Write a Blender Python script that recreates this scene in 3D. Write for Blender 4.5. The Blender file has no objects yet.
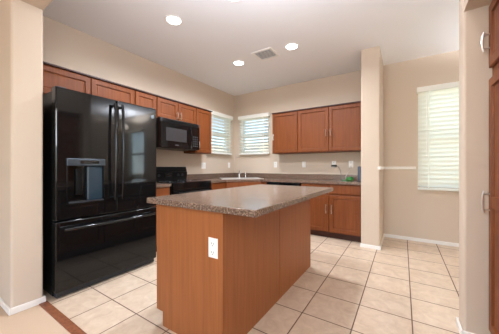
import bpy, bmesh, math, random
from mathutils import Vector, Matrix
from mathutils.geometry import tessellate_polygon
random.seed(7)
SC = bpy.context.scene
COL = SC.collection
PI = math.pi

# ------------------------------------------------------------------ camera
cam_d = bpy.data.cameras.new('camera')
cam = bpy.data.objects.new('camera', cam_d)
COL.objects.link(cam)
cam_d.sensor_width = 36.0
cam_d.lens = 235.7 / 499 * 36.0
cam_d.shift_y = 0.3 / 499
cam_d.clip_start = 0.02
cam.location = (0, 0, 1.117)
cam.rotation_euler = (PI / 2, 0, math.radians(33.05))
SC.camera = cam

# ------------------------------------------------------------------ world, sun, area lights, exposure
SC.view_settings.view_transform = 'Standard'
SC.view_settings.look = 'None'
SC.view_settings.gamma = 1.0
SC.view_settings.use_curve_mapping = False
SC.view_settings.exposure = 0.2
SC.view_settings.use_white_balance = True
SC.view_settings.white_balance_temperature = 5700
SC.view_settings.white_balance_tint = 10
try:
    SC.cycles.use_denoising = True
    SC.cycles.max_bounces = 10
    SC.cycles.diffuse_bounces = 6
    SC.cycles.sample_clamp_indirect = 6.0
except Exception:
    pass
W = bpy.data.worlds.new('sky')
SC.world = W
W.use_nodes = True
wn = W.node_tree.nodes
wl = W.node_tree.links
for n in list(wn):
    wn.remove(n)
wo = wn.new('ShaderNodeOutputWorld')
wb = wn.new('ShaderNodeBackground')
ws = wn.new('ShaderNodeTexSky')
ws.sky_type = 'NISHITA'
ws.sun_disc = False
ws.sun_elevation = math.radians(50)
ws.sun_rotation = math.radians(180)
wb.inputs['Strength'].default_value = 0.6
wl.new(ws.outputs[0], wb.inputs['Color'])
wl.new(wb.outputs[0], wo.inputs['Surface'])


def lamp(name, kind, loc, rot, energy, color=(1, 1, 1), **kw):
    d = bpy.data.lights.new(name, kind)
    d.energy = energy
    d.color = color
    for k, v in kw.items():
        setattr(d, k, v)
    o = bpy.data.objects.new(name, d)
    o.location = loc
    o.rotation_euler = rot
    COL.objects.link(o)
    return o


lamp('sun', 'SUN', (0, -6, 8), (math.radians(40), 0, math.radians(35)), 8.0, (1, .95, .86), angle=.01)
# added frontal fill, standing in for daylight at the unseen patio door
lamp('patio_fill', 'AREA', (-0.6, -4.4, 1.15), (math.radians(116), 0, 0), 30, (1, .97, .92),
     shape='RECTANGLE', size=4.2, size_y=2.0)
# added fill in place of daylight from an unseen living room window
lamp('side_fill', 'AREA', (3.22, -1.6, 1.5), (0, math.radians(90), 0), 5, (.95, .98, 1),
     shape='RECTANGLE', size=1.6, size_y=2.4)
# added fill without a fixture, aimed at the ceiling to imitate bounced light
lamp('ceiling_fill', 'AREA', (-.5, .9, 2.1), (math.radians(180 - 8), 0, math.radians(33)), 40, (.97, .98, 1),
     shape='DISK', size=.5)
# added fill lamp beside the camera, brightens the near front-facing surfaces
lamp('camera_fill', 'AREA', (-.35, -.3, 1.75), (math.radians(74), 0, math.radians(28)), 13, (1, .95, .86),
     shape='DISK', size=.6)
# daylight outside the breakfast nook windows
lamp('nook_daylight', 'AREA', (0.75, 4.75, 1.75), (math.radians(-80), 0, 0), 12, (.97, .99, 1),
     shape='RECTANGLE', size=1.4, size_y=1.7)
lamp('nook_daylight_far', 'AREA', (2.95, 4.75, 1.75), (math.radians(-80), 0, 0), 60, (.97, .99, 1),
     shape='RECTANGLE', size=1.7, size_y=1.7)
CAN_W = 20.0
CAN_COL = (1, .97, .94)

# ------------------------------------------------------------------ materials
def srgb(r, g, b):
    def c(v):
        v /= 255.0
        return v / 12.92 if v <= .04045 else ((v + .055) / 1.055) ** 2.4
    return (c(r), c(g), c(b), 1)


def newmat(name):
    m = bpy.data.materials.new(name)
    m.use_nodes = True
    nt = m.node_tree
    p = nt.nodes['Principled BSDF']
    return m, nt, p


def plain(name, col, rough=.5, metal=0.0, spec=.5, noise=0.0, nscale=40, bump=0.0, coat=0.0):
    m, nt, p = newmat(name)
    p.inputs['Base Color'].default_value = col
    p.inputs['Roughness'].default_value = rough
    p.inputs['Metallic'].default_value = metal
    p.inputs['Specular IOR Level'].default_value = spec
    p.inputs['Coat Weight'].default_value = coat
    if noise or bump:
        tc = nt.nodes.new('ShaderNodeTexCoord')
        nz = nt.nodes.new('ShaderNodeTexNoise')
        nz.inputs['Scale'].default_value = nscale
        nz.inputs['Detail'].default_value = 3
        nt.links.new(tc.outputs['Object'], nz.inputs['Vector'])
        if noise:
            mx = nt.nodes.new('ShaderNodeMix')
            mx.data_type = 'RGBA'
            mx.inputs['A'].default_value = [c * (1 - noise) for c in col[:3]] + [1]
            mx.inputs['B'].default_value = [min(1, c * (1 + noise)) for c in col[:3]] + [1]
            nt.links.new(nz.outputs['Fac'], mx.inputs['Factor'])
            nt.links.new(mx.outputs['Result'], p.inputs['Base Color'])
        if bump:
            b = nt.nodes.new('ShaderNodeBump')
            b.inputs['Strength'].default_value = bump
            b.inputs['Distance'].default_value = .004
            nt.links.new(nz.outputs['Fac'], b.inputs['Height'])
            nt.links.new(b.outputs[0], p.inputs['Normal'])
    return m


def wood(name, a, b, rough=.38, scale=1.0):
    m, nt, p = newmat(name)
    tc = nt.nodes.new('ShaderNodeTexCoord')
    mp = nt.nodes.new('ShaderNodeMapping')
    mp.inputs['Scale'].default_value = (28 * scale, 28 * scale, 1.3 * scale)
    nz = nt.nodes.new('ShaderNodeTexNoise')
    nz.inputs['Scale'].default_value = 1.6
    nz.inputs['Detail'].default_value = 6
    nz.inputs['Distortion'].default_value = .6
    rp = nt.nodes.new('ShaderNodeValToRGB')
    rp.color_ramp.elements[0].position = .3
    rp.color_ramp.elements[0].color = a
    rp.color_ramp.elements[1].position = .72
    rp.color_ramp.elements[1].color = b
    nt.links.new(tc.outputs['Object'], mp.inputs['Vector'])
    nt.links.new(mp.outputs[0], nz.inputs['Vector'])
    nt.links.new(nz.outputs['Fac'], rp.inputs['Fac'])
    nt.links.new(rp.outputs['Color'], p.inputs['Base Color'])
    p.inputs['Roughness'].default_value = rough + .05
    p.inputs['Specular IOR Level'].default_value = .25
    return m


def laminate(name):
    m, nt, p = newmat(name)
    tc = nt.nodes.new('ShaderNodeTexCoord')
    n1 = nt.nodes.new('ShaderNodeTexNoise')
    n1.inputs['Scale'].default_value = 105
    n1.inputs['Detail'].default_value = 4
    n1.inputs['Roughness'].default_value = .7
    n2 = nt.nodes.new('ShaderNodeTexVoronoi')
    n2.inputs['Scale'].default_value = 200
    rp = nt.nodes.new('ShaderNodeValToRGB')
    cr = rp.color_ramp
    cr.elements[0].position = .34
    cr.elements[0].color = srgb(62, 47, 40)
    cr.elements[1].position = .66
    cr.elements[1].color = srgb(182, 157, 134)
    e = cr.elements.new(.46)
    e.color = srgb(98, 77, 64)
    e = cr.elements.new(.55)
    e.color = srgb(125, 103, 87)
    mx = nt.nodes.new('ShaderNodeMix')
    mx.data_type = 'RGBA'
    mx.blend_type = 'MULTIPLY'
    mx.inputs['Factor'].default_value = .25
    nt.links.new(tc.outputs['Object'], n1.inputs['Vector'])
    nt.links.new(tc.outputs['Object'], n2.inputs['Vector'])
    nt.links.new(n1.outputs['Fac'], rp.inputs['Fac'])
    nt.links.new(rp.outputs['Color'], mx.inputs['A'])
    nt.links.new(n2.outputs['Color'], mx.inputs['B'])
    nt.links.new(mx.outputs['Result'], p.inputs['Base Color'])
    p.inputs['Roughness'].default_value = .17
    p.inputs['Specular IOR Level'].default_value = .6
    return m


def tile_mat(name, x0, y0, s, gw):
    m, nt, p = newmat(name)
    N, L = nt.nodes, nt.links
    geo = N.new('ShaderNodeNewGeometry')
    sep = N.new('ShaderNodeSeparateXYZ')
    L.new(geo.outputs['Position'], sep.inputs[0])

    def mth(op, a, b=None, c=None):
        n = N.new('ShaderNodeMath')
        n.operation = op
        for i, v in enumerate((a, b, c)):
            if v is None:
                continue
            if isinstance(v, (int, float)):
                n.inputs[i].default_value = v
            else:
                L.new(v, n.inputs[i])
        return n.outputs[0]
    ax = mth('DIVIDE', mth('SUBTRACT', sep.outputs['X'], x0), s)
    ay = mth('DIVIDE', mth('SUBTRACT', sep.outputs['Y'], y0), s)
    ds = []
    for a in (ax, ay):
        fr = mth('FRACT', a)
        ds.append(mth('MINIMUM', fr, mth('SUBTRACT', 1.0, fr)))
    dmin = mth('MULTIPLY', mth('MINIMUM', ds[0], ds[1]), s)
    g = N.new('ShaderNodeMapRange')
    g.inputs['From Min'].default_value = gw * .5
    g.inputs['From Max'].default_value = gw * .5 + .003
    L.new(dmin, g.inputs['Value'])
    # tile id
    cmb = N.new('ShaderNodeCombineXYZ')
    L.new(mth('FLOOR', ax), cmb.inputs['X'])
    L.new(mth('FLOOR', ay), cmb.inputs['Y'])
    wnz = N.new('ShaderNodeTexWhiteNoise')
    wnz.noise_dimensions = '3D'
    L.new(cmb.outputs[0], wnz.inputs['Vector'])
    off = N.new('ShaderNodeVectorMath')
    off.operation = 'MULTIPLY_ADD'
    L.new(wnz.outputs['Color'], off.inputs[0])
    off.inputs[1].default_value = (9, 9, 9)
    L.new(geo.outputs['Position'], off.inputs[2])
    nz = N.new('ShaderNodeTexNoise')
    nz.inputs['Scale'].default_value = 11.0
    nz.inputs['Detail'].default_value = 8
    nz.inputs['Roughness'].default_value = .65
    nz.inputs['Distortion'].default_value = .8
    L.new(off.outputs[0], nz.inputs['Vector'])
    rp = N.new('ShaderNodeValToRGB')
    cr = rp.color_ramp
    cr.elements[0].position = .28
    cr.elements[0].color = srgb(190, 167, 142)
    cr.elements[1].position = .72
    cr.elements[1].color = srgb(217, 199, 176)
    e = cr.elements.new(.5)
    e.color = srgb(205, 184, 159)
    L.new(nz.outputs['Fac'], rp.inputs['Fac'])
    mx = N.new('ShaderNodeMix')
    mx.data_type = 'RGBA'
    mx.inputs['A'].default_value = srgb(98, 72, 58)
    L.new(rp.outputs['Color'], mx.inputs['B'])
    L.new(g.outputs[0], mx.inputs['Factor'])
    L.new(mx.outputs['Result'], p.inputs['Base Color'])
    ro = N.new('ShaderNodeMapRange')
    ro.inputs['To Min'].default_value = .8
    ro.inputs['To Max'].default_value = .34
    L.new(g.outputs[0], ro.inputs['Value'])
    L.new(ro.outputs[0], p.inputs['Roughness'])
    bp = N.new('ShaderNodeBump')
    bp.inputs['Strength'].default_value = .5
    bp.inputs['Distance'].default_value = .003
    L.new(g.outputs[0], bp.inputs['Height'])
    L.new(bp.outputs[0], p.inputs['Normal'])
    return m


def glass_mat(name):
    m, nt, p = newmat(name)
    nt.nodes.remove(p)
    out = nt.nodes['Material Output']
    tr = nt.nodes.new('ShaderNodeBsdfTransparent')
    tr.inputs[0].default_value = (.92, .97, .95, 1)
    gl = nt.nodes.new('ShaderNodeBsdfGlossy')
    gl.inputs['Roughness'].default_value = .02
    lw = nt.nodes.new('ShaderNodeLayerWeight')
    pw = nt.nodes.new('ShaderNodeMath')
    pw.operation = 'POWER'
    pw.inputs[1].default_value = 5.0
    fr = nt.nodes.new('ShaderNodeMath')
    fr.operation = 'MULTIPLY_ADD'
    fr.inputs[1].default_value = .9
    fr.inputs[2].default_value = .03
    nt.links.new(lw.outputs['Facing'], pw.inputs[0])
    nt.links.new(pw.outputs[0], fr.inputs[0])
    mx = nt.nodes.new('ShaderNodeMixShader')
    nt.links.new(fr.outputs[0], mx.inputs[0])
    nt.links.new(tr.outputs[0], mx.inputs[1])
    nt.links.new(gl.outputs[0], mx.inputs[2])
    nt.links.new(mx.outputs[0], out.inputs['Surface'])
    return m


def slat_mat(name, col, tl=.35):
    m, nt, p = newmat(name)
    out = nt.nodes['Material Output']
    p.inputs['Base Color'].default_value = col
    p.inputs['Roughness'].default_value = .5
    t = nt.nodes.new('ShaderNodeBsdfTranslucent')
    t.inputs[0].default_value = col
    mx = nt.nodes.new('ShaderNodeMixShader')
    mx.inputs[0].default_value = tl
    nt.links.new(p.outputs[0], mx.inputs[1])
    nt.links.new(t.outputs[0], mx.inputs[2])
    nt.links.new(mx.outputs[0], out.inputs['Surface'])
    return m


def emit(name, col, s):
    m, nt, p = newmat(name)
    p.inputs['Base Color'].default_value = col
    p.inputs['Emission Color'].default_value = col
    p.inputs['Emission Strength'].default_value = s
    return m


M = dict(
    wall=plain('wall_paint', srgb(204, 188, 168), .75, spec=.25, bump=.12, nscale=120),
    ceil=plain('ceiling_paint', srgb(240, 239, 238), .85, spec=.2, bump=.1, nscale=90),
    trim=plain('white_trim', srgb(236, 232, 224), .4),
    tile=tile_mat('floor_tile', -.648, 1.74, .352, .005),
    carpet=plain('carpet', srgb(196, 172, 146), .95, spec=.1, noise=.12, nscale=260, bump=.6),
    strip=wood('threshold_wood', srgb(104, 62, 40), srgb(142, 90, 62)),
    wood=wood('cherry_wood', srgb(106, 57, 25), srgb(125, 69, 31)),
    dark_edge=plain('dark_top_edge', srgb(64, 30, 20), .5),
    panel=wood('island_veneer', srgb(138, 83, 43), srgb(154, 94, 51), .4, .8),
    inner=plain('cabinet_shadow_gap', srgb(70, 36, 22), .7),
    lam=laminate('speckled_laminate'),
    black=plain('black_gloss', (.005, .005, .005, 1), .06, spec=.4),
    blackm=plain('black_satin', (.006, .006, .006, 1), .3, spec=.2),
    blackg=plain('black_glass', (.004, .004, .005, 1), .03, spec=.6),
    mwin=plain('microwave_glass', (.04, .038, .038, 1), .15, spec=.4),
    dark=plain('dark_plastic', (.02, .021, .023, 1), .5),
    grey=plain('grey_plastic', srgb(90, 96, 102), .35),
    dsilver=plain('dark_silver_plastic', srgb(84, 94, 104), .2, metal=.7),
    silver=plain('silver_plastic', srgb(170, 176, 182), .25, metal=.7),
    disp=plain('dispenser_recess', srgb(36, 52, 63), .22, spec=.6),
    chrome=plain('chrome', (.78, .78, .78, 1), .12, metal=1.0),
    nickel=plain('brushed_nickel', (.72, .70, .66, 1), .28, metal=1.0),
    steel=plain('sink_steel', (.78, .77, .74, 1), .3, metal=.85),
    white=plain('white_plastic', srgb(240, 238, 232), .35),
    slot=plain('outlet_slot', srgb(60, 58, 56), .6),
    slat=slat_mat('blind_slat', srgb(246, 245, 236), .45),
    val=plain('blind_valance', srgb(238, 238, 228), .45),
    vinyl=plain('window_vinyl', srgb(225, 228, 224), .4),
    glass=glass_mat('window_glass'),
    lens=emit('downlight_lens', (1, .96, .9, 1), 9.0),
    fixture=emit('pendant_shade', (1, .88, .66, 1), 7.0),
    green=plain('green_plastic', srgb(52, 116, 46), .4),
    bluegrey=plain('blue_grey_plastic', srgb(58, 66, 80), .35),
    fence=plain('block_wall', srgb(206, 186, 156), .9, noise=.1, nscale=6),
    gravel=plain('gravel', srgb(190, 170, 145), .95, noise=.2, nscale=30),
    leaf=plain('foliage', srgb(96, 128, 70), .7, noise=.35, nscale=14),
    bark=plain('bark', srgb(96, 74, 56), .9),
)

# ------------------------------------------------------------------ geometry helpers
class Fr:
    """local frame: u along the width, n outward, z up"""
    def __init__(s, o, u, n):
        s.o, s.u, s.n = Vector(o), Vector(u).normalized(), Vector(n).normalized()

    def __call__(s, u, n, z):
        return s.o + s.u * u + s.n * n + Vector((0, 0, z))


WORLD = Fr((0, 0, 0), (1, 0, 0), (0, 1, 0))


class MB:
    def __init__(s):
        s.bm = bmesh.new()

    def box(s, a, b, fr=WORLD, bev=0.0, seg=2, vert_only=False):
        x0, x1 = sorted((a[0], b[0])); y0, y1 = sorted((a[1], b[1])); z0, z1 = sorted((a[2], b[2]))
        vs = [s.bm.verts.new(fr(x, y, z)) for z in (z0, z1) for y in (y0, y1) for x in (x0, x1)]
        fs = [s.bm.faces.new([vs[i] for i in q]) for q in
              ((0, 2, 3, 1), (4, 5, 7, 6), (0, 1, 5, 4), (2, 6, 7, 3), (0, 4, 6, 2), (1, 3, 7, 5))]
        if bev:
            es = set()
            for f in fs:
                for e in f.edges:
                    if vert_only:
                        d = e.verts[0].co - e.verts[1].co
                        if abs(d.z) < 1e-6:
                            continue
                    es.add(e)
            bmesh.ops.bevel(s.bm, geom=list(es), offset=bev, segments=seg, affect='EDGES', profile=.5)
        return s

    def poly(s, pts):
        s.bm.faces.new([s.bm.verts.new(p) for p in pts])
        return s

    def rings(s, fr, u0, u1, z0, z1, prof):
        """concentric rectangles: prof = [(inset, n)] closed at the last and first"""
        R = []
        for i, n in prof:
            R.append([s.bm.verts.new(fr(*p)) for p in
                      ((u0 + i, n, z0 + i), (u1 - i, n, z0 + i), (u1 - i, n, z1 - i), (u0 + i, n, z1 - i))])
        for a, b in zip(R, R[1:]):
            for k in range(4):
                s.bm.faces.new((a[k], a[(k + 1) % 4], b[(k + 1) % 4], b[k]))
        s.bm.faces.new(R[-1])
        s.bm.faces.new(R[0][::-1])
        return s

    def tube(s, pts, r, seg=8, caps=True):
        pts = [Vector(p) for p in pts]
        R = []
        prev = None
        for i, p in enumerate(pts):
            t = (pts[min(i + 1, len(pts) - 1)] - pts[max(i - 1, 0)]).normalized()
            if prev is None:
                ref = Vector((0, 0, 1)) if abs(t.z) < .9 else Vector((1, 0, 0))
                a = t.cross(ref).normalized()
            else:
                a = (prev - t * prev.dot(t)).normalized()
            prev = a
            b = t.cross(a)
            rr = r[i] if isinstance(r, (list, tuple)) else r
            R.append([s.bm.verts.new(p + (a * math.cos(2 * PI * k / seg) + b * math.sin(2 * PI * k / seg)) * rr)
                      for k in range(seg)])
        for a, b in zip(R, R[1:]):
            for k in range(seg):
                s.bm.faces.new((a[k], a[(k + 1) % seg], b[(k + 1) % seg], b[k]))
        if caps:
            s.bm.faces.new(R[0][::-1])
            s.bm.faces.new(R[-1])
        return s

    def lathe(s, c, prof, seg=24, axis=Vector((0, 0, 1))):
        """prof = [(radius, height)] along axis from c, open unless radius 0"""
        c = Vector(c)
        axis = Vector(axis).normalized()
        ref = Vector((1, 0, 0)) if abs(axis.x) < .9 else Vector((0, 1, 0))
        a = axis.cross(ref).normalized()
        b = axis.cross(a)
        R = []
        for r, h in prof:
            if r < 1e-6:
                R.append([s.bm.verts.new(c + axis * h)])
            else:
                R.append([s.bm.verts.new(c + axis * h + (a * math.cos(2 * PI * k / seg) + b * math.sin(2 * PI * k / seg)) * r)
                          for k in range(seg)])
        for p, q in zip(R, R[1:]):
            for k in range(seg):
                k2 = (k + 1) % seg
                if len(p) == 1 and len(q) == 1:
                    continue
                if len(p) == 1:
                    s.bm.faces.new((p[0], q[k2], q[k]))
                elif len(q) == 1:
                    s.bm.faces.new((p[k], p[k2], q[0]))
                else:
                    s.bm.faces.new((p[k], p[k2], q[k2], q[k]))
        return s

    def prism(s, outer, z0, z1, hole=None):
        loops = [[Vector((x, y, 0)) for x, y in outer]]
        if hole:
            loops.append([Vector((x, y, 0)) for x, y in hole])
        flat = [v for l in loops for v in l]
        tris = tessellate_polygon(loops)
        top = [s.bm.verts.new((v.x, v.y, z1)) for v in flat]
        bot = [s.bm.verts.new((v.x, v.y, z0)) for v in flat]
        for t in tris:
            s.bm.faces.new([top[i] for i in t])
            s.bm.faces.new([bot[i] for i in reversed(t)])
        k0 = 0
        for l in loops:
            n = len(l)
            for k in range(n):
                i, j = k0 + k, k0 + (k + 1) % n
                s.bm.faces.new((bot[i], bot[j], top[j], top[i]))
            k0 += n
        return s

    def build(s, name, mat, parent=None, smooth=False):
        bmesh.ops.recalc_face_normals(s.bm, faces=s.bm.faces)
        if parent is not None:
            root = parent
            while root.parent:
                root = root.parent
            org = Vector(root.location)
        else:
            co = [v.co for v in s.bm.verts]
            org = Vector(((min(c.x for c in co) + max(c.x for c in co)) / 2,
                          (min(c.y for c in co) + max(c.y for c in co)) / 2, min(c.z for c in co)))
        bmesh.ops.translate(s.bm, verts=s.bm.verts, vec=-org)
        me = bpy.data.meshes.new(name)
        s.bm.to_mesh(me)
        s.bm.free()
        me.materials.append(mat)
        if smooth:
            for p in me.polygons:
                p.use_smooth = True
            try:
                me.set_sharp_from_angle(angle=math.radians(40))
            except Exception:
                pass
        o = bpy.data.objects.new(name, me)
        COL.objects.link(o)
        if smooth:
            wm = o.modifiers.new('weighted_normal', 'WEIGHTED_NORMAL')
            wm.weight = 100
            wm.keep_sharp = True
        if parent is not None:
            o.parent = parent
        else:
            o.location = org
        return o


def tag(o, label, cat, group=None, kind=None):
    o['label'] = label
    o['category'] = cat
    if group:
        o['group'] = group
    if kind:
        o['kind'] = kind
    return o


def thing(name, loc, label, cat, group=None):
    o = bpy.data.objects.new(name, None)
    o.empty_display_size = .05
    o.location = loc
    COL.objects.link(o)
    return tag(o, label, cat, group)


def struct(o):
    o['kind'] = 'structure'
    return o


def box(a, b, **k):
    return MB().box(a, b, **k)


# ------------------------------------------------------------------ room shell
XL, YB, H = -3.26, 4.37, 2.76
T = .12
TOP, BS = .897, .99            # worktop height, backsplash top


def wall_holes(axis, c0, c1, a0, a1, holes, z1=H):
    """wall slab with rectangular openings; holes sorted along the run"""
    mb = MB()

    def seg(p0, p1, q0, q1):
        if p1 - p0 < 1e-6 or q1 - q0 < 1e-6:
            return
        if axis == 'x':
            mb.box((c0, p0, q0), (c1, p1, q1))
        else:
            mb.box((p0, c0, q0), (p1, c1, q1))
    a = a0
    for h0, h1, b0, b1 in holes:
        seg(a, h0, 0, z1)
        seg(h0, h1, 0, b0)
        seg(h0, h1, b1, z1)
        a = h1
    seg(a, a1, 0, z1)
    return mb


WIN = {  # window openings: a0, a1, z0, z1
    1: (3.45, 4.165, 1.425, 2.215),        # left wall (along y)
    2: (-3.055, -2.36, 1.425, 2.215),     # back wall (along x)
    3: (.215, 1.02, .82, 2.27),            # nook
    4: (1.95, 2.75, .82, 2.27),            # nook, far
}
struct(wall_holes('x', XL - T, XL, .705, YB + T, [WIN[1]]).build('wall_left', M['wall']))
struct(wall_holes('y', YB, YB + T, XL, 3.3, [WIN[2], WIN[3], WIN[4]]).build('wall_back', M['wall']))
struct(wall_holes('x', 3.3, 3.3 + T, -4.5, YB + T, [(-2.9, -.3, .7, 2.3)]).build('wall_right', M['wall']))
struct(wall_holes('y', -4.5 - T, -4.5, -4.5, 3.3 + T, [(-2.8, 1.6, .02, 2.4)]).build('wall_front', M['wall']))
struct(box((-4.5 - T, -4.5 - T, 0), (-4.5, .51, H)).build('wall_living_room', M['wall']))
# wall end beside the refrigerator with the wide cased opening's header
m = MB()
m.box((-4.5, .51, 0), (-2.49, .705, H), bev=.018, seg=4, vert_only=True)
m.box((-2.51, .512, 2.415), (.35, .703, H))
struct(m.build('wall_opening', M['wall'], smooth=True))
# right-hand wall with the pantry niche: far wall end, header over the niche, near jamb
m = MB()
m.box((.33, 2.06, 0), (1.2, 2.205, H), bev=.02, seg=4, vert_only=True)
m.box((.335, 1.3, 2.135), (1.2, 2.08, H))
m.box((.33, .51, 0), (1.2, 1.3, H), bev=.018, seg=4, vert_only=True)
m.box((1.08, 1.29, 0), (1.2, 2.07, H))
struct(m.build('wall_pantry', M['wall'], smooth=True))
# partition end between kitchen and nook
struct(box((-.495, 3.63, 0), (-.262, YB, H), bev=.018, seg=4, vert_only=True).build('wall_partition', M['wall'], smooth=True))

struct(box((XL - T, .7, -.1), (3.3 + T, YB + T, 0)).build('floor', M['tile']))
struct(box((-4.5 - T, -4.5 - T, -.1), (3.3 + T, .7, 0)).build('floor_living_room', M['carpet']))
struct(box((-2.49, .672, -.05), (.33, .728, .007), bev=.003).build('trim_1', M['strip']))
struct(box((-4.5 - T, -4.5 - T, H), (3.3 + T, YB + T, H + .1)).build('ceiling', M['ceil']))


def baseboard(name, segs):
    mb = MB()
    for a, b in segs:
        mb.box((*a, 0), (*b, .05), bev=.004)
    struct(mb.build(name, M['trim']))


g = .013
baseboard('baseboard_back', [((-.262 + g, YB - g), (3.3, YB))])
baseboard('baseboard_partition', [((-.505, 3.63 - g), (-.262 + g, 3.63)), ((-.262, 3.63), (-.262 + g, YB))])
baseboard('baseboard_left', [((-4.5, .51 - g), (-2.49 + g, .51)), ((-2.49, .51), (-2.49 + g, .705 + g)), ((-2.53, .705), (-2.49, .705 + g))])
baseboard('baseboard_right', [((.33 - g, 2.06 - g), (.33, 2.205 + g)), ((.33, 2.06 - g), (.45, 2.06)), ((.33 - g, 2.205), (1.2, 2.205 + g)),
                              ((.33 - g, .51), (.33, 1.3 + g))])
m = MB()
m.box((-.262 + .016, YB - .016, 1.085), (.165, YB, 1.128), bev=.006)
m.box((-.262, 3.64, 1.085), (-.262 + .02, YB, 1.128), bev=.006)
m.box((-.285, 3.612, 1.085), (-.262 + .02, 3.645, 1.128), bev=.006)
struct(m.build('trim_2', M['trim']))


# ------------------------------------------------------------------ windows and blinds
def window(n, fr, w, z0, z1):
    fb = MB()
    d0, d1 = -.10, -.05
    for a, b in (((0, d0, z0), (w, d1, z0 + .045)), ((0, d0, z1 - .045), (w, d1, z1)),
                 ((0, d0, z0), (.045, d1, z1)), ((w - .045, d0, z0), (w, d1, z1)),
                 ((.04, d0 + .005, (z0 + z1) / 2 - .022), (w - .04, d1 - .005, (z0 + z1) / 2 + .022))):
        fb.box(a, b, fr=fr)
    f = struct(fb.build('window_%d' % n, M['vinyl']))
    f_root = f
    g_ = MB().box((.04, -.078, z0 + .04), (w - .04, -.074, z1 - .04), fr=fr)
    g_.build('glass_pane', M['glass'], f_root)
    return f


def blind(name_label, fr, w, z0, z1, tilt, cords=(.15, .85)):
    """outside-mounted blind on the wall face (n = 0)"""
    o = fr(w / 2, 0, z0)
    r = thing('window_blind', o, name_label, 'blind', 'white slatted blinds over the windows')
    MB().box((-.012, 0.001, z1 - .075), (w + .012, .09, z1), fr=fr, bev=.005).build('valance', M['val'], r)
    mb = MB()
    pitch = .0635
    n = int((z1 - .09 - z0 - .03) / pitch)
    c, s_ = math.cos(tilt), math.sin(tilt)
    for i in range(n + 1):
        z = z1 - .10 - i * pitch
        if z < z0 + .05:
            break
        hw, th = (.033 if tilt < .8 else .038), .0014
        # room side edge is the higher one
        prof = [(-hw, 0), (0, .003), (hw, 0)]
        P = []
        for (a, b) in prof:
            n_ = .044 + a * c - b * s_
            zz = z + a * s_ + b * c
            P.append((n_, zz))
        for k in range(2):
            (n0, za), (n1, zb) = P[k], P[k + 1]
            vs = [mb.bm.verts.new(fr(*p)) for p in
                  ((.004, n0, za), (w - .004, n0, za), (w - .004, n1, zb), (.004, n1, zb),
                   (.004, n0, za - th), (w - .004, n0, za - th), (w - .004, n1, zb - th), (.004, n1, zb - th))]
            for q in ((0, 1, 2, 3), (7, 6, 5, 4), (0, 4, 5, 1), (1, 5, 6, 2), (2, 6, 7, 3), (3, 7, 4, 0)):
                mb.bm.faces.new([vs[i_] for i_ in q])
    mb.build('slats', M['slat'], r)
    MB().box((.002, .016, z0), (w - .002, .076, z0 + .03), fr=fr, bev=.004).build('bottom_rail', M['val'], r)
    for cpos in cords:
        MB().box((w * cpos - .005, .0825, z0 + .02), (w * cpos + .005, .0837, z1 - .07), fr=fr).build('ladder_tape', M['val'], r)
    MB().tube([fr(w * .12, .088, z1 - .08), fr(w * .12, .088, z1 - .08 - (z1 - z0) * .62)], .004, 6).build('tilt_wand', M['white'], r)
    return r


# frames: u along the wall, n into the room
F1 = Fr((XL, WIN[1][0], 0), (0, 1, 0), (1, 0, 0))
F2 = Fr((WIN[2][0], YB, 0), (1, 0, 0), (0, -1, 0))
F3 = Fr((WIN[3][0], YB, 0), (1, 0, 0), (0, -1, 0))
F4 = Fr((WIN[4][0], YB, 0), (1, 0, 0), (0, -1, 0))
for k, F in ((1, F1), (2, F2), (3, F3), (4, F4)):
    a0, a1, z0, z1 = WIN[k]
    window(k, F, a1 - a0, z0, z1)


def shift(F, du):
    return Fr(F(du, 0, 0), F.u, F.n)


blind('white slatted blind on the left wall beside the tall wall cabinet', shift(F1, -.025), .715 + .05, 1.395, 2.245, math.radians(40))
blind('small white slatted blind on the back wall near the room corner', shift(F2, -.025), .695 + .055, 1.395, 2.25, math.radians(40))
blind('tall white slatted blind to the right of the partition wall', shift(F3, -.03), .805 + .06, .785, 2.30, math.radians(64))
blind('tall white slatted blind in the breakfast nook, seen mirrored in the refrigerator', shift(F4, -.03), .8 + .06, .785, 2.30, math.radians(10))

# ------------------------------------------------------------------ outside
struct(box((-14, -14, -.30), (14, 16, -.12)).build('ground', M['gravel']))
tag(box((-9, 8.4, -.12), (9, 8.6, 2.15)).build('block_wall', M['fence']), 'beige garden wall outside behind the back wall blinds', 'wall')
tag(box((-8.2, -3, -.12), (-8.0, 8.35, 2.15)).build('block_wall', M['fence']), 'beige garden wall outside behind the left wall blind', 'wall')


# ------------------------------------------------------------------ cabinets
def handle_bar(fr, u, n, z0, z1, parent, r=.006, proj=.032):
    mb = MB()
    zc = (z0 + z1) / 2
    mb.tube([fr(u, n + proj * .78, z0), fr(u, n + proj, z0 + .02), fr(u, n + proj * 1.08, zc), fr(u, n + proj, z1 - .02), fr(u, n + proj * .78, z1)], r, 8)
    for z in (z0 + .018, z1 - .018):
        mb.tube([fr(u, n, z), fr(u, n + proj, z)], r * .8, 8)
    return mb.build('handle', M['nickel'], parent, smooth=True)


def handle_h(fr, u0, u1, n, z, parent, r=.006, proj=.032):
    mb = MB()
    uc = (u0 + u1) / 2
    mb.tube([fr(u0, n + proj * .78, z), fr(u0 + .02, n + proj, z), fr(uc, n + proj * 1.08, z), fr(u1 - .02, n + proj, z), fr(u1, n + proj * .78, z)], r, 8)
    for u in (u0 + .018, u1 - .018):
        mb.tube([fr(u, n, z), fr(u, n + proj, z)], r * .8, 8)
    return mb.build('handle', M['nickel'], parent, smooth=True)


def door(fr, u0, u1, z0, z1, n, parent, name='door', stile=.052, mat='wood'):
    return MB().rings(fr, u0, u1, z0, z1, [(0, n), (0, n + .015), (.004, n + .019), (stile, n + .019), (stile + .003, n + .008),
                                            (stile + .012, n + .006), (stile + .02, n + .009)]).build(name, M[mat], parent)


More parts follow.
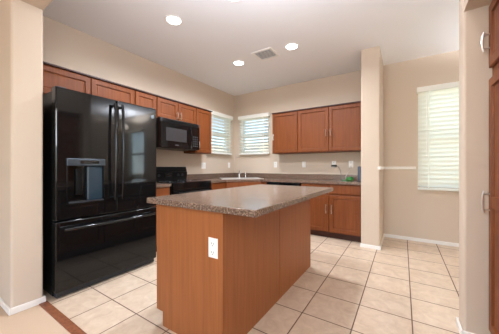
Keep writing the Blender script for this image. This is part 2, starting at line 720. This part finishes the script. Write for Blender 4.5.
def slab(fr, u0, u1, z0, z1, n, parent, name='drawer', mat='wood'):
    return MB().rings(fr, u0, u1, z0, z1, [(0, n), (0, n + .013), (.008, n + .019)]).build(name, M[mat], parent)


def wall_cabinet(fr, u0, u1, z0, z1, doors, label, depth=.29, handles=()):
    r = thing('wall_cabinet', fr((u0 + u1) / 2, depth / 2, z0), label, 'cabinet', 'cherry wall cabinets')
    b = MB().box((u0 + .001, .001, z0), (u1 - .001, depth, z1), fr=fr)
    b.build('cabinet_box', M['wood'], r)
    MB().box((u0 + .001, .002, z1), (u1 - .001, depth + .032, z1 + .014), fr=fr).build('top_strip', M['dark_edge'], r)  # thin dark strip along the cabinet top
    ds = []
    n = depth + .0005
    for k in range(doors):
        a = u0 + (u1 - u0) * k / doors + .010
        b_ = u0 + (u1 - u0) * (k + 1) / doors - .010
        if doors > 1:
            if k == 0: b_ += .006
            else: a -= .006
        ds.append(door(fr, a, b_, z0 + .012, z1 - .014, n, r, stile=.05))
    for di, u, za, zb in handles:
        handle_bar(fr, u, n + .019, za, zb, ds[di])
    return r


FL = Fr((XL, 0, 0), (0, 1, 0), (1, 0, 0))          # left run: u = y
FB = Fr((0, YB, 0), (1, 0, 0), (0, -1, 0))         # back run: u = x
ZT = 2.137
wall_cabinet(FL, .735, 1.775, 1.835, ZT, 2, 'wide low cherry wall cabinet directly above the black refrigerator')
wall_cabinet(FL, 1.775, 2.105, 1.37, ZT, 1, 'narrow cherry wall cabinet between the refrigerator and the microwave')
wall_cabinet(FL, 2.105, 2.872, 1.835, ZT, 2, 'low cherry wall cabinet with two handles above the microwave',
             handles=((0, 2.455, 1.865, 1.975), (1, 2.525, 1.865, 1.975)))
wall_cabinet(FL, 2.872, 3.265, 1.365, ZT, 1, 'tall cherry wall cabinet between the microwave and the left window',
             handles=((0, 2.915, 1.44, 1.56),))
wall_cabinet(FB, -2.125, -1.6, 1.38, ZT + .01, 1, 'single door cherry wall cabinet beside the back window blind',
             handles=((0, -2.085, 1.63, 1.75),))
wall_cabinet(FB, -1.6, -.502, 1.38, ZT + .01, 2, 'two door cherry wall cabinet against the partition wall',
             handles=((0, -1.09, 1.64, 1.76), (1, -1.015, 1.64, 1.76)))


def base_cabinet(fr, u0, u1, label, doors=2, drawers=2, depth=.60, handles=True, drawer_handles=False):
    r = thing('base_cabinet', fr((u0 + u1) / 2, depth / 2, 0), label, 'cabinet', 'cherry base cabinets')
    MB().box((u0 + .001, .002, .10), (u1 - .001, depth, TOP - .04), fr=fr).build('cabinet_box', M['wood'], r)
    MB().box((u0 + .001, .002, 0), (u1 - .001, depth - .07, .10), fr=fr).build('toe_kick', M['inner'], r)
    n = depth + .0005
    for k in range(drawers):
        a = u0 + (u1 - u0) * k / drawers + .012
        b = u0 + (u1 - u0) * (k + 1) / drawers - .012
        d = slab(fr, a, b, .705, .845, n, r)
        if drawer_handles:
            handle_h(fr, (a + b) / 2 - .055, (a + b) / 2 + .055, n + .019, .775, d)
    for k in range(doors):
        a = u0 + (u1 - u0) * k / doors + .012
        b = u0 + (u1 - u0) * (k + 1) / doors - .012
        d = door(fr, a, b, .115, .685, n, r)
        if handles:
            if doors == 1: hu = b - .03
            else: hu = b - .03 if k == 0 else a + .03
            handle_bar(fr, hu, n + .019, .40, .54, d)
    return r


base_cabinet(FL, 1.74, 2.098, 'narrow cherry base cabinet between the refrigerator and the range', doors=1, drawers=1)
base_cabinet(FL, 2.868, 3.30, 'cherry base cabinet to the right of the black range', doors=1, drawers=1)
base_cabinet(FB, -1.425, -.502, 'two door cherry base cabinet against the partition wall')

# corner sink cabinet with an angled front
r = thing('base_cabinet', (-2.8, 3.9, 0), 'corner cherry base cabinet with angled front under the sink', 'cabinet', 'cherry base cabinets')
x1_, y1_ = XL + .60, YB - .60
MB().prism([(XL + .002, 3.302), (x1_, 3.302), (-2.19, y1_), (-2.075, y1_), (-2.075, YB - .002), (XL + .002, YB - .002)], .10, .70).build('cabinet_box', M['wood'], r)
m = MB()
dv = Vector((-2.19 - x1_, y1_ - 3.302, 0)).normalized()
nv = Vector((dv.y, -dv.x, 0))
FD = Fr((x1_, 3.302, 0), dv, nv)
Ld = (Vector((-2.19, y1_, 0)) - Vector((x1_, 3.302, 0))).length
m.box((0, -.02, .70), (Ld, 0, TOP - .04), fr=FD)
m.box((-2.19, y1_, .70), (-2.075, y1_ + .02, TOP - .04))
m.build('front_rail', M['wood'], r)
MB().prism([(XL + .01, 3.31), (x1_ - .07, 3.31), (-2.22, y1_ + .07), (-2.08, y1_ + .07), (-2.08, YB - .01), (XL + .01, YB - .01)], 0, .10).build('toe_kick', M['inner'], r)
slab(FD, .012, Ld - .012, .705, .845, .0005, r, name='false_drawer_front')
for k in range(2):
    a, b = Ld * k / 2 + .012, Ld * (k + 1) / 2 - .012
    d = door(FD, a, b, .115, .685, .0005, r)
    handle_bar(FD, b - .03 if k == 0 else a + .03, .0195, .40, .54, d)

# ------------------------------------------------------------------ worktops
SCN = Vector((-2.63, 3.74, 0))        # sink centre
su, sn = Vector((1, 1, 0)).normalized(), Vector((-1, 1, 0)).normalized()


def sinkpt(a, b):
    p = SCN + su * a + sn * b
    return (p.x, p.y)


SW, SD = .37, .22
hole = [sinkpt(-SW, -SD), sinkpt(SW, -SD), sinkpt(SW, SD), sinkpt(-SW, SD)]
xf, yf = XL + .635, YB - .635
r = thing('worktop', (-2.6, 3.9, TOP - .038), 'speckled brown L-shaped worktop running from the range around the sink corner', 'countertop')
MB().prism([(XL + .001, 2.868), (xf, 2.868), (xf, 3.29), (-2.205, yf), (-.497, yf), (-.497, YB - .001), (XL + .001, YB - .001)],
           TOP - .038, TOP, hole=hole).build('top_slab', M['lam'], r)
m = MB()
m.box((XL + .001, 2.868, TOP), (XL + .021, YB - .001, BS), bev=.003)
m.box((XL + .021, YB - .021, TOP), (-.497, YB - .001, BS), bev=.003)
m.build('backsplash', M['lam'], r)
r = thing('worktop', (XL + .3, 1.91, TOP - .038), 'short speckled worktop between the refrigerator and the range', 'countertop')
box((XL + .001, 1.738, TOP - .038), (xf, 2.098, TOP), bev=.004).build('top_slab', M['lam'], r)
box((XL + .001, 1.738, TOP), (XL + .021, 2.098, BS), bev=.003).build('backsplash', M['lam'], r)

# ------------------------------------------------------------------ sink and faucet
r = thing('sink', (SCN.x, SCN.y, TOP - .19), 'pale double bowl sink set into the corner worktop', 'sink')
FS = Fr((SCN.x, SCN.y, 0), su, sn)
m = MB()
for a, b in (((-SW - .02, -SD - .02), (SW + .02, -SD + .025)), ((-SW - .02, SD - .055), (SW + .02, SD + .025)),
             ((-SW - .02, -SD + .025), (-SW + .025, SD - .055)), ((SW - .025, -SD + .025), (SW + .02, SD - .055)),
             ((-.018, -SD + .025), (.018, SD - .055))):
    m.box((*a, TOP + .0005), (*b, TOP + .010), fr=FS)
m.build('rim', M['steel'], r)
for a0, a1 in ((-SW + .02, -.014), (.014, SW - .02)):
    mb = MB()
    b0, b1 = -SD + .02, SD - .05
    zt, zb = TOP + .001, TOP - .18
    pt = [FS(a0, b0, zt), FS(a1, b0, zt), FS(a1, b1, zt), FS(a0, b1, zt)]
    pb = [FS(a0 + .02, b0 + .02, zb), FS(a1 - .02, b0 + .02, zb), FS(a1 - .02, b1 - .02, zb), FS(a0 + .02, b1 - .02, zb)]
    vt = [mb.bm.verts.new(p) for p in pt]
    vb = [mb.bm.verts.new(p) for p in pb]
    for k in range(4):
        mb.bm.faces.new((vt[k], vt[(k + 1) % 4], vb[(k + 1) % 4], vb[k]))
    mb.bm.faces.new(vb)
    mb.lathe(FS((a0 + a1) / 2, (b0 + b1) / 2, zb + .001), [(.0, .002), (.035, .002), (.04, 0)], 16)
    mb.build('bowl', M['steel'], r)

fz = TOP + .0105
r = thing('faucet', FS(0, SD - .015, fz), 'chrome single lever faucet at the back of the corner sink', 'faucet')
MB().lathe(FS(0, SD - .015, fz), [(0, 0), (.028, 0), (.028, .008), (.02, .014), (.018, .07), (.016, .075), (0, .078)], 16).build('body', M['chrome'], r, True)
c0 = FS(0, SD - .015, fz)
pts = []
for i in range(9):
    t = i / 8
    off = -.17 * t
    zz = .06 + .12 * math.sin(PI * (.15 + .62 * t)) - .04
    pts.append(c0 + sn * off + Vector((0, 0, zz)))
MB().tube(pts, [.012] * 8 + [.013], 10).build('spout', M['chrome'], r, True)
MB().tube([c0 + Vector((0, 0, .075)), c0 + sn * .02 + Vector((0, 0, .11)), c0 + sn * .05 - su * .02 + Vector((0, 0, .15))], [.011, .008, .009], 8).build('lever', M['chrome'], r, True)
r = thing('sink_sprayer', FS(.13, SD - .015, fz), 'short chrome sprayer standing beside the faucet', 'sprayer')
c1 = FS(.13, SD - .015, fz)
MB().lathe(c1, [(0, 0), (.02, 0), (.02, .006), (.014, .012), (.012, .05)], 14).build('base', M['chrome'], r, True)
MB().lathe(c1, [(.012, .05), (.016, .06), (.018, .10), (.012, .118), (0, .12)], 14).build('spray_head', M['chrome'], r, True)

# ------------------------------------------------------------------ kitchen island
IX0, IX1, IY0, IY1 = -1.487, -.875, 1.06, 2.607
r = thing('kitchen_island', ((IX0 + IX1) / 2, (IY0 + IY1) / 2, 0), 'cherry kitchen island base with plain veneered sides in the middle of the tiled floor', 'island')
zt = TOP - .04
box((IX0 + .021, IY0 + .02, .10), (IX1 - .008, IY1 - .02, zt)).build('cabinet_box', M['wood'], r)
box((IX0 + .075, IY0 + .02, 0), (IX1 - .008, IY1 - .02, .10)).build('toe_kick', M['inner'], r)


def end_panel(y0, y1):
    mb = MB()
    pr = [(IX0 + .068, 0), (IX1 - .022, 0), (IX1 - .022, zt), (IX0, zt), (IX0, .10), (IX0 + .068, .10)]
    a = [mb.bm.verts.new((x, y0, z)) for x, z in pr]
    b = [mb.bm.verts.new((x, y1, z)) for x, z in pr]
    mb.bm.faces.new(a)
    mb.bm.faces.new(b[::-1])
    for k in range(6):
        mb.bm.faces.new((a[k], a[(k + 1) % 6], b[(k + 1) % 6], b[k]))
    return mb


end_panel(IY0, IY0 + .019).build('end_panel', M['panel'], r)
end_panel(IY1 - .019, IY1).build('end_panel', M['panel'], r)
YS = 1.815
box((IX1 - .0075, IY0 + .0205, 0), (IX1, YS - .004, zt), bev=.001).build('back_panel', M['panel'], r)
box((IX1 - .0075, YS + .003, 0), (IX1, IY1 - .0205, zt), bev=.001).build('back_panel', M['panel'], r)
box((IX1 - .0215, IY0 - .001, 0), (IX1 + .001, IY0 + .02, zt), bev=.002).build('corner_trim', M['panel'], r)
box((IX1 - .0215, IY1 - .02, 0), (IX1 + .001, IY1 + .001, zt), bev=.002).build('corner_trim', M['panel'], r)
box((IX1 - .0079, YS - .02, .101), (IX1 - .0076, YS + .02, zt - .001)).build('seam_backing', M['inner'], r)
FI = Fr((IX0 + .021, IY0 + .02, 0), (0, 1, 0), (-1, 0, 0))
LI = IY1 - IY0 - .04
for k in range(3):
    a, b = LI * k / 3 + .012, LI * (k + 1) / 3 - .012
    slab(FI, a, b, .705, .845, .0005, r)
    d = door(FI, a, b, .115, .685, .0005, r)
    handle_bar(FI, b - .03, .0195, .40, .54, d)
r = thing('worktop', (-1.085, 1.835, TOP - .04), 'speckled brown laminate worktop overhanging the kitchen island', 'countertop')
box((-1.558, 1.024, TOP - .0395), (-.632, 2.645, TOP), bev=.006, seg=3).build('top_slab', M['lam'], r, True)
box((-1.5, 1.05, TOP - .0398), (-.672, 2.62, TOP - .036)).build('underside', M['panel'], r)


# ------------------------------------------------------------------ outlets and switches
def outlet(fr, u, z, label, kind='duplex', w=.072, h=.118, flip=1):
    r = thing('wall_outlet' if kind == 'duplex' else 'light_switch', fr(u, 0, z - h / 2), label, 'outlet' if kind == 'duplex' else 'switch')
    MB().rings(fr, u - w / 2, u + w / 2, z - h / 2, z + h / 2, [(0, .0005), (0, .003), (.004, .006)]).build('cover_plate', M['white'], r)
    if kind == 'duplex':
        for s_ in (-1, 1):
            zc = z + s_ * .026
            f = MB().rings(fr, u - .018, u + .018, zc - .017, zc + .017, [(0, .006), (.003, .0085)]).build('receptacle', M['white'], r)
            mb = MB()
            mb.box((u - .009, .0084, zc - .004), (u - .006, .0092, zc + .009), fr=fr)
            mb.box((u + .006, .0084, zc - .004), (u + .009, .0092, zc + .008), fr=fr)
            mb.box((u - .003, .0084, zc - .013), (u + .003, .0092, zc - .008), fr=fr)
            mb.build('slots', M['slot'], f)
    else:
        n = 2 if w > .1 else 1
        for k in range(n):
            uc = u + (k - (n - 1) / 2) * .046
            MB().rings(fr, uc - .017, uc + .017, z - .034, z + .034, [(0, .006), (.002, .010)]).build('rocker', M['white'], r)
    return r


outlet(FL, 3.365, 1.15, 'double white rocker switch on the left wall under the tall cabinet', 'switch', w=.116)
outlet(FL, 4.17, 1.165, 'white single switch plate on the left wall beside the corner', 'switch')
outlet(FB, -2.205, 1.172, 'white outlet on the back wall under the small window blind', 'duplex')
outlet(FB, -1.593, 1.172, 'white blank-looking switch plate under the back wall cabinets', 'switch')
outlet(FB, -1.035, 1.172, 'white back wall outlet with a black charger plugged in', 'duplex')
outlet(FB, -.752, 1.172, 'white back wall outlet nearest to the partition wall', 'duplex')
outlet(Fr((0, IY0, 0), (1, 0, 0), (0, -1, 0)), -.947, .637, 'white outlet on the near end of the kitchen island', 'duplex')

r = thing('charger', FB(-1.03, .0095, 1.13), 'black charger plugged into the back wall outlet', 'charger')
MB().box((-1.075, .0095, 1.128), (-.985, .045, 1.162), fr=FB, bev=.006).build('plug_body', M['dark'], r)
P = [FB(-.985, .03, 1.145), FB(-.955, .035, 1.13), FB(-.92, .035, 1.06), FB(-.90, .04, .96), FB(-.88, .06, .905), FB(-.83, .14, TOP + .004), FB(-.76, .18, TOP + .004)]
MB().tube(P, .0032, 6).build('cord', M['grey'], r, True)
r = thing('charging_cable', FB(-.752, .0095, 1.1), 'thin white cable hanging from the outlet beside the partition wall', 'cable')
MB().box((-.765, .0095, 1.135), (-.739, .035, 1.158), fr=FB, bev=.004).build('plug', M['white'], r)
P = [FB(-.752, .03, 1.137), FB(-.76, .035, 1.08), FB(-.80, .035, 1.02), FB(-.83, .04, .95), FB(-.81, .09, TOP + .004), FB(-.70, .14, TOP + .004)]
MB().tube(P, .003, 6).build('cord', M['white'], r, True)

r = thing('router', (-.574, 4.13, TOP), 'dark blue-grey upright box standing on the worktop against the partition wall', 'router')
box((-.600, 4.06, TOP + .012), (-.548, 4.20, TOP + .235), bev=.012, seg=3).build('case', M['bluegrey'], r)
box((-.606, 4.05, TOP + .0005), (-.542, 4.21, TOP + .012), bev=.004).build('stand', M['dark'], r)
r = thing('green_pouch', (-.74, 4.14, TOP), 'small bright green pouch lying on the worktop beside the dark upright box', 'pouch')
m = MB()
m.lathe((-.73, 4.14, TOP + .0005), [(0, 0), (.045, .0), (.056, .016), (.05, .044), (.028, .062), (0, .066)], 14)
for v in m.bm.verts:
    v.co.x = -.73 + (v.co.x + .73) * 1.1
    v.co.z += .012 * math.sin(v.co.x * 70) * (v.co.z - TOP) / .08
m.build('pouch_body', M['green'], r, True)
MB().tube([(-.77, 4.13, TOP + .01), (-.80, 4.11, TOP + .007), (-.84, 4.12, TOP + .007), (-.86, 4.16, TOP + .007)], .006, 8).build('strap', M['green'], r, True)

# ------------------------------------------------------------------ refrigerator
FX, FY0, FY1, FZ = -2.42, .762, 1.722, 1.795
r = thing('refrigerator', (-2.8, (FY0 + FY1) / 2, 0), 'black french door refrigerator with a water dispenser beside the wall end', 'refrigerator')
box((XL + .03, FY0 + .006, .012), (FX - .085, FY1 - .006, FZ - .02), bev=.006).build('case', M['blackm'], r)
box((FX - .12, FY0 + .015, .012), (FX - .03, FY1 - .015, .055)).build('toe_grille', M['dark'], r)
for x in (XL + .1, FX - .16):
    for y in (FY0 + .06, FY1 - .06):
        MB().lathe((x, y, 0), [(0, 0), (.02, 0), (.02, .013), (0, .013)], 12).build('foot', M['dark'], r)
YM = 1.262
FF = Fr((FX, 0, 0), (0, 1, 0), (1, 0, 0))     # n = 0 is the door skin


def fridge_door(y0, y1, z0, z1, name):
    mb = MB()
    mb.box((FX - .078, y0, z0), (FX, y1, z1), bev=.010, seg=4)
    return mb


def vbar(y, z0, z1, parent):
    mb = MB()
    pr = .062
    n = 14
    pts = []
    for i in range(n + 1):
        t = i / n
        pts.append(FF(y, .018 + pr * math.sin(PI * (.12 + .76 * t)) ** .6 * .8, z0 + (z1 - z0) * t))
    mb.tube(pts, .013, 10)
    mb.tube([FF(y, 0, z0 + .02), FF(y, .05, z0 + .03)], .012, 8)
    mb.tube([FF(y, 0, z1 - .02), FF(y, .05, z1 - .03)], .012, 8)
    return mb.build('handle', M['black'], parent, True)


# left door has a real recess for the dispenser
DY0, DY1, DZ0, DZ1 = .838, 1.150, .79, 1.195
ZS = .66
mb = MB()
y0, y1, z0, z1 = FY0, YM - .003, ZS + .006, FZ
# door slab with a rectangular opening in its skin
o_ = [(y0, z0), (y1, z0), (y1, z1), (y0, z1)]
bev = .010
i_ = [(DY0 + .012, DZ0 + .012), (DY1 - .012, DZ0 + .012), (DY1 - .012, DZ1 - .06), (DY0 + .012, DZ1 - .06)]
def ring(pts, x):
    return [mb.bm.verts.new((x, p[0], p[1])) for p in pts]
o_in = [(y0 + bev, z0 + bev), (y1 - bev, z0 + bev), (y1 - bev, z1 - bev), (y0 + bev, z1 - bev)]
om = [(y0 + .003, z0 + .003), (y1 - .003, z0 + .003), (y1 - .003, z1 - .003), (y0 + .003, z1 - .003)]
R = [ring(o_, FX - .078), ring(o_, FX - .010), ring(om, FX - .003), ring(o_in, FX), ring(i_, FX), ring(i_, FX - .055)]
for a, b in zip(R, R[1:]):
    for k in range(4):
        mb.bm.faces.new((a[k], a[(k + 1) % 4], b[(k + 1) % 4], b[k]))
mb.bm.faces.new(R[0][::-1])
mb.bm.faces.new(R[-1])
dl = mb.build('door', M['black'], r)
vbar(YM - .036, .80, 1.745, dl)
dr = fridge_door(YM + .003, FY1, ZS + .006, FZ, 'door').build('door', M['black'], r, True)
vbar(YM + .036, .80, 1.745, dr)
dz = fridge_door(FY0, FY1, .06, ZS - .006, 'freezer').build('freezer_drawer', M['black'], r, True)
mb = MB()
pts = [FF(FY0 + .05 + (FY1 - FY0 - .10) * i / 14, .02 + .05 * math.sin(PI * (.1 + .8 * i / 14)) ** .6, .59) for i in range(15)]
mb.tube(pts, .013, 10)
for y in (FY0 + .08, FY1 - .08):
    mb.tube([FF(y, 0, .59), FF(y, .05, .59)], .012, 8)
mb.build('handle', M['black'], dz, True)
# dispenser
dsp = MB()
for a, b in (((DY0, .0005, DZ0), (DY1, .010, DZ0 + .014)), ((DY0, .0005, DZ0), (DY0 + .014, .010, DZ1)), ((DY1 - .014, .0005, DZ0), (DY1, .010, DZ1))):
    dsp.box(a, b, fr=FF, bev=.002)
dp = dsp.build('dispenser', M['black'], dl)
MB().box((DY0, .0005, DZ1 - .065), (DY1, .016, DZ1), fr=FF, bev=.004).build('control_panel', M['dsilver'], dp)
MB().box((DY0 + .10, .016, DZ1 - .045), (DY1 - .06, .0175, DZ1 - .018), fr=FF).build('display', M['blackg'], dp)
MB().box((DY0 + .165, -.053, DZ0 + .02), (DY1 - .014, -.004, DZ1 - .068), fr=FF, bev=.012, seg=3).build('recess_reflection', M['disp'], dp)  # blue-grey block puts the recess's bluish reflection into its colour
MB().box((DY0 + .085, -.053, DZ0 + .08), (DY0 + .135, -.03, DZ1 - .09), fr=FF, bev=.006).build('paddle', M['blackm'], dp)
MB().box((DY0 + .014, -.053, DZ0 + .012), (DY1 - .014, .012, DZ0 + .022), fr=FF).build('drip_tray', M['dark'], dp)
# hinge covers and the round badge
for y in (FY0 + .05, FY1 - .05):
    box((FX - .15, y - .035, FZ - .021), (FX - .02, y + .035, FZ + .012), bev=.008).build('hinge_cover', M['dark'], r)
MB().lathe((FX, FY1 - .055, 1.695), [(.022, 0), (.022, .003), (.018, .005), (0, .005)], 20, axis=(1, 0, 0)).build('badge', M['dsilver'], dr)

# ------------------------------------------------------------------ range
RX, RY0, RY1 = XL + .655, 2.104, 2.862
r = thing('range', (XL + .33, (RY0 + RY1) / 2, 0), 'black freestanding electric range under the microwave', 'stove')
FRG = Fr((0, 0, 0), (0, 1, 0), (1, 0, 0))
box((XL + .012, RY0, .03), (RX - .03, RY1, TOP - .012)).build('body', M['blackm'], r)
box((XL + .012, RY0, TOP - .012), (RX, RY1, TOP + .006), bev=.004).build('cooktop', M['blackg'], r)
for x, y, rad in ((-3.02, 2.30, .085), (-3.02, 2.67, .105), (-2.76, 2.30, .105), (-2.76, 2.67, .085)):
    MB().lathe((x, y, TOP + .0062), [(rad - .004, 0), (rad, 0), (rad, .0006), (rad - .004, .0006), (rad - .004, 0)], 32).build('burner_ring', M['grey'], r)
mb = MB()
pr = [(XL + .012, TOP + .006), (XL + .085, TOP + .006), (XL + .085, TOP + .05), (XL + .10, TOP + .14), (XL + .085, TOP + .15), (XL + .085, TOP + .175),
      (XL + .06, 1.125), (XL + .012, 1.125)]
a = [mb.bm.verts.new((x, RY0, z)) for x, z in pr]
b = [mb.bm.verts.new((x, RY1, z)) for x, z in pr]
mb.bm.faces.new(a)
mb.bm.faces.new(b[::-1])
for k in range(len(pr)):
    mb.bm.faces.new((a[k], a[(k + 1) % len(pr)], b[(k + 1) % len(pr)], b[k]))
bg = mb.build('backguard', M['blackm'], r)
for y in (2.2, 2.29, 2.66, 2.75):
    MB().lathe((XL + .092, y, TOP + .095), [(.0215, 0), (.02, .012), (.018, .024), (0, .024)], 16, axis=(1, 0, -.17)).build('knob', M['dark'], bg)
box((XL + .088, 2.4, TOP + .07), (XL + .098, 2.56, TOP + .12)).build('clock_display', M['blackg'], bg)
box((RX - .03, RY0 + .003, .24), (RX + .018, RY1 - .003, TOP - .10), bev=.008).build('oven_door', M['black'], r)
box((RX - .03, RY0 + .003, TOP - .095), (RX + .008, RY1 - .003, TOP - .014), bev=.006).build('front_rail', M['black'], r)
box((RX + .018, RY0 + .12, .36), (RX + .0195, RY1 - .12, .66)).build('oven_window', M['blackg'], r)
mb = MB()
mb.tube([(RX + .06, RY0 + .06, TOP - .135), (RX + .06, RY1 - .06, TOP - .135)], .012, 10)
for y in (RY0 + .09, RY1 - .09):
    mb.tube([(RX + .018, y, TOP - .135), (RX + .06, y, TOP - .135)], .01, 8)
mb.build('handle', M['blackm'], r, True)
box((RX - .03, RY0 + .003, .06), (RX + .014, RY1 - .003, .232), bev=.006).build('storage_drawer', M['black'], r)
box((XL + .05, RY0 + .02, 0), (RX - .06, RY1 - .02, .03)).build('toe_base', M['dark'], r)

# ------------------------------------------------------------------ microwave
MX, MY0, MY1, MZ0, MZ1 = -2.868, 2.108, 2.868, 1.402, 1.832
r = thing('microwave', (XL + .2, (MY0 + MY1) / 2, MZ0), 'black over-the-range microwave hanging under the low cabinet', 'microwave')
box((XL + .002, MY0, MZ0), (MX - .03, MY1, MZ1), bev=.004).build('case', M['blackm'], r)
box((MX - .03, MY0, MZ1 - .055), (MX - .004, MY1, MZ1 - .001), bev=.004).build('vent_grille', M['dark'], r)
mb = MB()
for k in range(5):
    mb.box((MX - .004, MY0 + .03, MZ1 - .048 + k * .009), (MX - .0005, MY1 - .03, MZ1 - .044 + k * .009))
mb.build('vent_slats', M['blackm'], r)
MD = 2.685
d = box((MX - .03, MY0, MZ0 + .002), (MX, MD - .002, MZ1 - .058), bev=.006, seg=3).build('door', M['black'], r)
box((MX, MY0 + .09, MZ0 + .105), (MX + .0015, MD - .10, MZ1 - .13)).build('window', M['mwin'], d)
mb = MB()
pts = [(MX + .012 + .03 * math.sin(PI * i / 10) ** .7, MD - .035, MZ0 + .05 + .29 * i / 10) for i in range(11)]
mb.tube(pts, .009, 8)
mb.tube([(MX, MD - .035, MZ0 + .055), (MX + .016, MD - .035, MZ0 + .055)], .009, 8)
mb.tube([(MX, MD - .035, MZ0 + .335), (MX + .016, MD - .035, MZ0 + .335)], .009, 8)
mb.build('handle', M['black'], d, True)
box((MX, 2.36, MZ0 + .045), (MX + .001, 2.43, MZ0 + .053)).build('brand_mark', M['silver'], d)
p_ = box((MX - .03, MD + .002, MZ0 + .002), (MX, MY1, MZ1 - .058), bev=.006, seg=3).build('control_panel', M['black'], r)
box((MX, MD + .03, MZ1 - .13), (MX + .001, MY1 - .03, MZ1 - .09)).build('display', M['blackg'], p_)
mb = MB()
for i in range(5):
    for j in range(3):
        y = MD + .035 + j * .04
        z = MZ0 + .05 + i * .037
        mb.box((MX, y, z), (MX + .001, y + .03, z + .024))
mb.build('keypad', M['dark'], p_)

# ------------------------------------------------------------------ dishwasher
r = thing('dishwasher', (-1.75, YB - .3, 0), 'black dishwasher under the back worktop beside the two door cabinet', 'dishwasher')
MB().box((-2.068, .02, .1), (-1.432, .565, TOP - .042), fr=FB).build('tub', M['blackm'], r)
MB().box((-2.066, .57, .11), (-1.434, .622, TOP - .145), fr=FB, bev=.006).build('door', M['black'], r)
MB().box((-2.066, .57, TOP - .14), (-1.434, .630, TOP - .045), fr=FB, bev=.008).build('control_panel', M['black'], r)
MB().box((-2.05, .02, 0), (-1.45, .52, .1), fr=FB).build('toe_kick', M['dark'], r)

# ------------------------------------------------------------------ pantry in the niche on the right
FP = Fr((1.078, 2.058, 0), (0, -1, 0), (-1, 0, 0))   # u towards the camera, n into the kitchen
r = thing('pantry_cabinet', (.77, 1.68, 0), 'tall cherry pantry cabinet built into the wall niche at the right edge', 'cabinet')
dp_ = 1.078 - .468
PW = .755
MB().box((0.001, .002, .095), (PW, dp_, 2.132), fr=FP).build('cabinet_box', M['wood'], r)
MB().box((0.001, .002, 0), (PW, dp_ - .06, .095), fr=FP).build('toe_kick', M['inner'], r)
for k in range(2):
    a, b = (.010, PW / 2 - .004) if k == 0 else (PW / 2 + .004, PW - .010)
    d = door(FP, a, b, 1.735, 2.118, dp_ + .0005, r, stile=.055)
    handle_bar(FP, (a + .026) if k == 0 else (b - .026), dp_ + .0195, 1.835, 1.955, d)
    prof_mid = .905
    d = door(FP, a, b, .105, 1.665, dp_ + .0005, r, stile=.055)
    MB().box((a + .05, dp_ + .005, prof_mid - .035), (b - .05, dp_ + .019, prof_mid + .035), fr=FP).build('middle_rail', M['wood'], d)
    handle_bar(FP, (a + .026) if k == 0 else (b - .026), dp_ + .0195, .835, .97, d)

# ------------------------------------------------------------------ ceiling fittings
LIGHTS = [(-2.145, 1.745, 'recessed ceiling light nearest the refrigerator'),
          (-2.168, 3.02, 'recessed ceiling light nearest the left window, left of the vent'),
          (-1.268, 3.0, 'recessed ceiling light to the right of the ceiling vent'),
          (-1.345, 1.80, 'recessed ceiling light above the near end of the island')]
for x, y, lb in LIGHTS:
    r = thing('ceiling_light', (x, y, H), lb, 'light', 'recessed ceiling lights')
    MB().lathe((x, y, H), [(.098, 0), (.096, -.006), (.080, -.008), (.074, -.001), (.098, -.0005)], 32).build('trim_ring', M['trim'], r, True)
    MB().lathe((x, y, H), [(.076, -.002), (.05, -.0035), (0, -.004)], 32).build('lens', M['lens'], r, True)
    lamp('downlight', 'AREA', (x, y, H - .012), (0, 0, 0), CAN_W, CAN_COL, shape='DISK', size=.14, spread=math.radians(160))

r = thing('ceiling_vent', (-1.665, 3.0, H - .012), 'white square ceiling air vent between two recessed lights', 'vent')
vx, vy, hx, hy = -1.668, 2.995, .155, .145
mb = MB()
for a, b in (((vx - hx, vy - hy), (vx + hx, vy - hy + .028)), ((vx - hx, vy + hy - .028), (vx + hx, vy + hy)),
             ((vx - hx, vy - hy + .028), (vx - hx + .028, vy + hy - .028)), ((vx + hx - .028, vy - hy + .028), (vx + hx, vy + hy - .028))):
    mb.box((*a, H - .012), (*b, H - .0005))
mb.build('frame', M['trim'], r)
box((vx - hx + .02, vy - hy + .02, H - .003), (vx + hx - .02, vy + hy - .02, H - .0007)).build('duct_opening', M['dark'], r)
mb = MB()
for k in range(7):
    y = vy - hy + .045 + k * .032
    mb.box((vx - hx + .028, 0, .003), (vx + hx - .028, .006, .0085), fr=Fr((0, y, H - .0145), (1, 0, 0), (0, 1, 0)))
bmesh.ops.rotate(mb.bm, verts=mb.bm.verts, cent=(0, 0, 0), matrix=Matrix.Identity(3))
mb.build('louvers', M['trim'], r)

# pendant in the breakfast nook (seen mirrored in the refrigerator door)
r = thing('pendant_lamp', (2.1, 3.85, 2.2), 'lit pendant lamp of the breakfast nook, seen only mirrored in the refrigerator door', 'lamp')
MB().lathe((2.1, 3.85, 2.22), [(.0, .0), (.07, .02), (.10, .08), (.06, .16), (.02, .19), (0, .19)], 24).build('lamp_shade', M['fixture'], r, True)
lamp('pendant_uplight', 'SPOT', (2.1, 3.85, 2.42), (PI, 0, 0), 450, (1, .98, .95), spot_size=math.radians(175), spot_blend=.3, shadow_soft_size=.08)
MB().tube([(2.1, 3.85, 2.40), (2.1, 3.85, H - .02)], .005, 8).build('rod', M['nickel'], r)
MB().lathe((2.1, 3.85, H), [(0, -.001), (.06, -.001), (.055, -.02), (0, -.025)], 20).build('ceiling_canopy', M['nickel'], r)
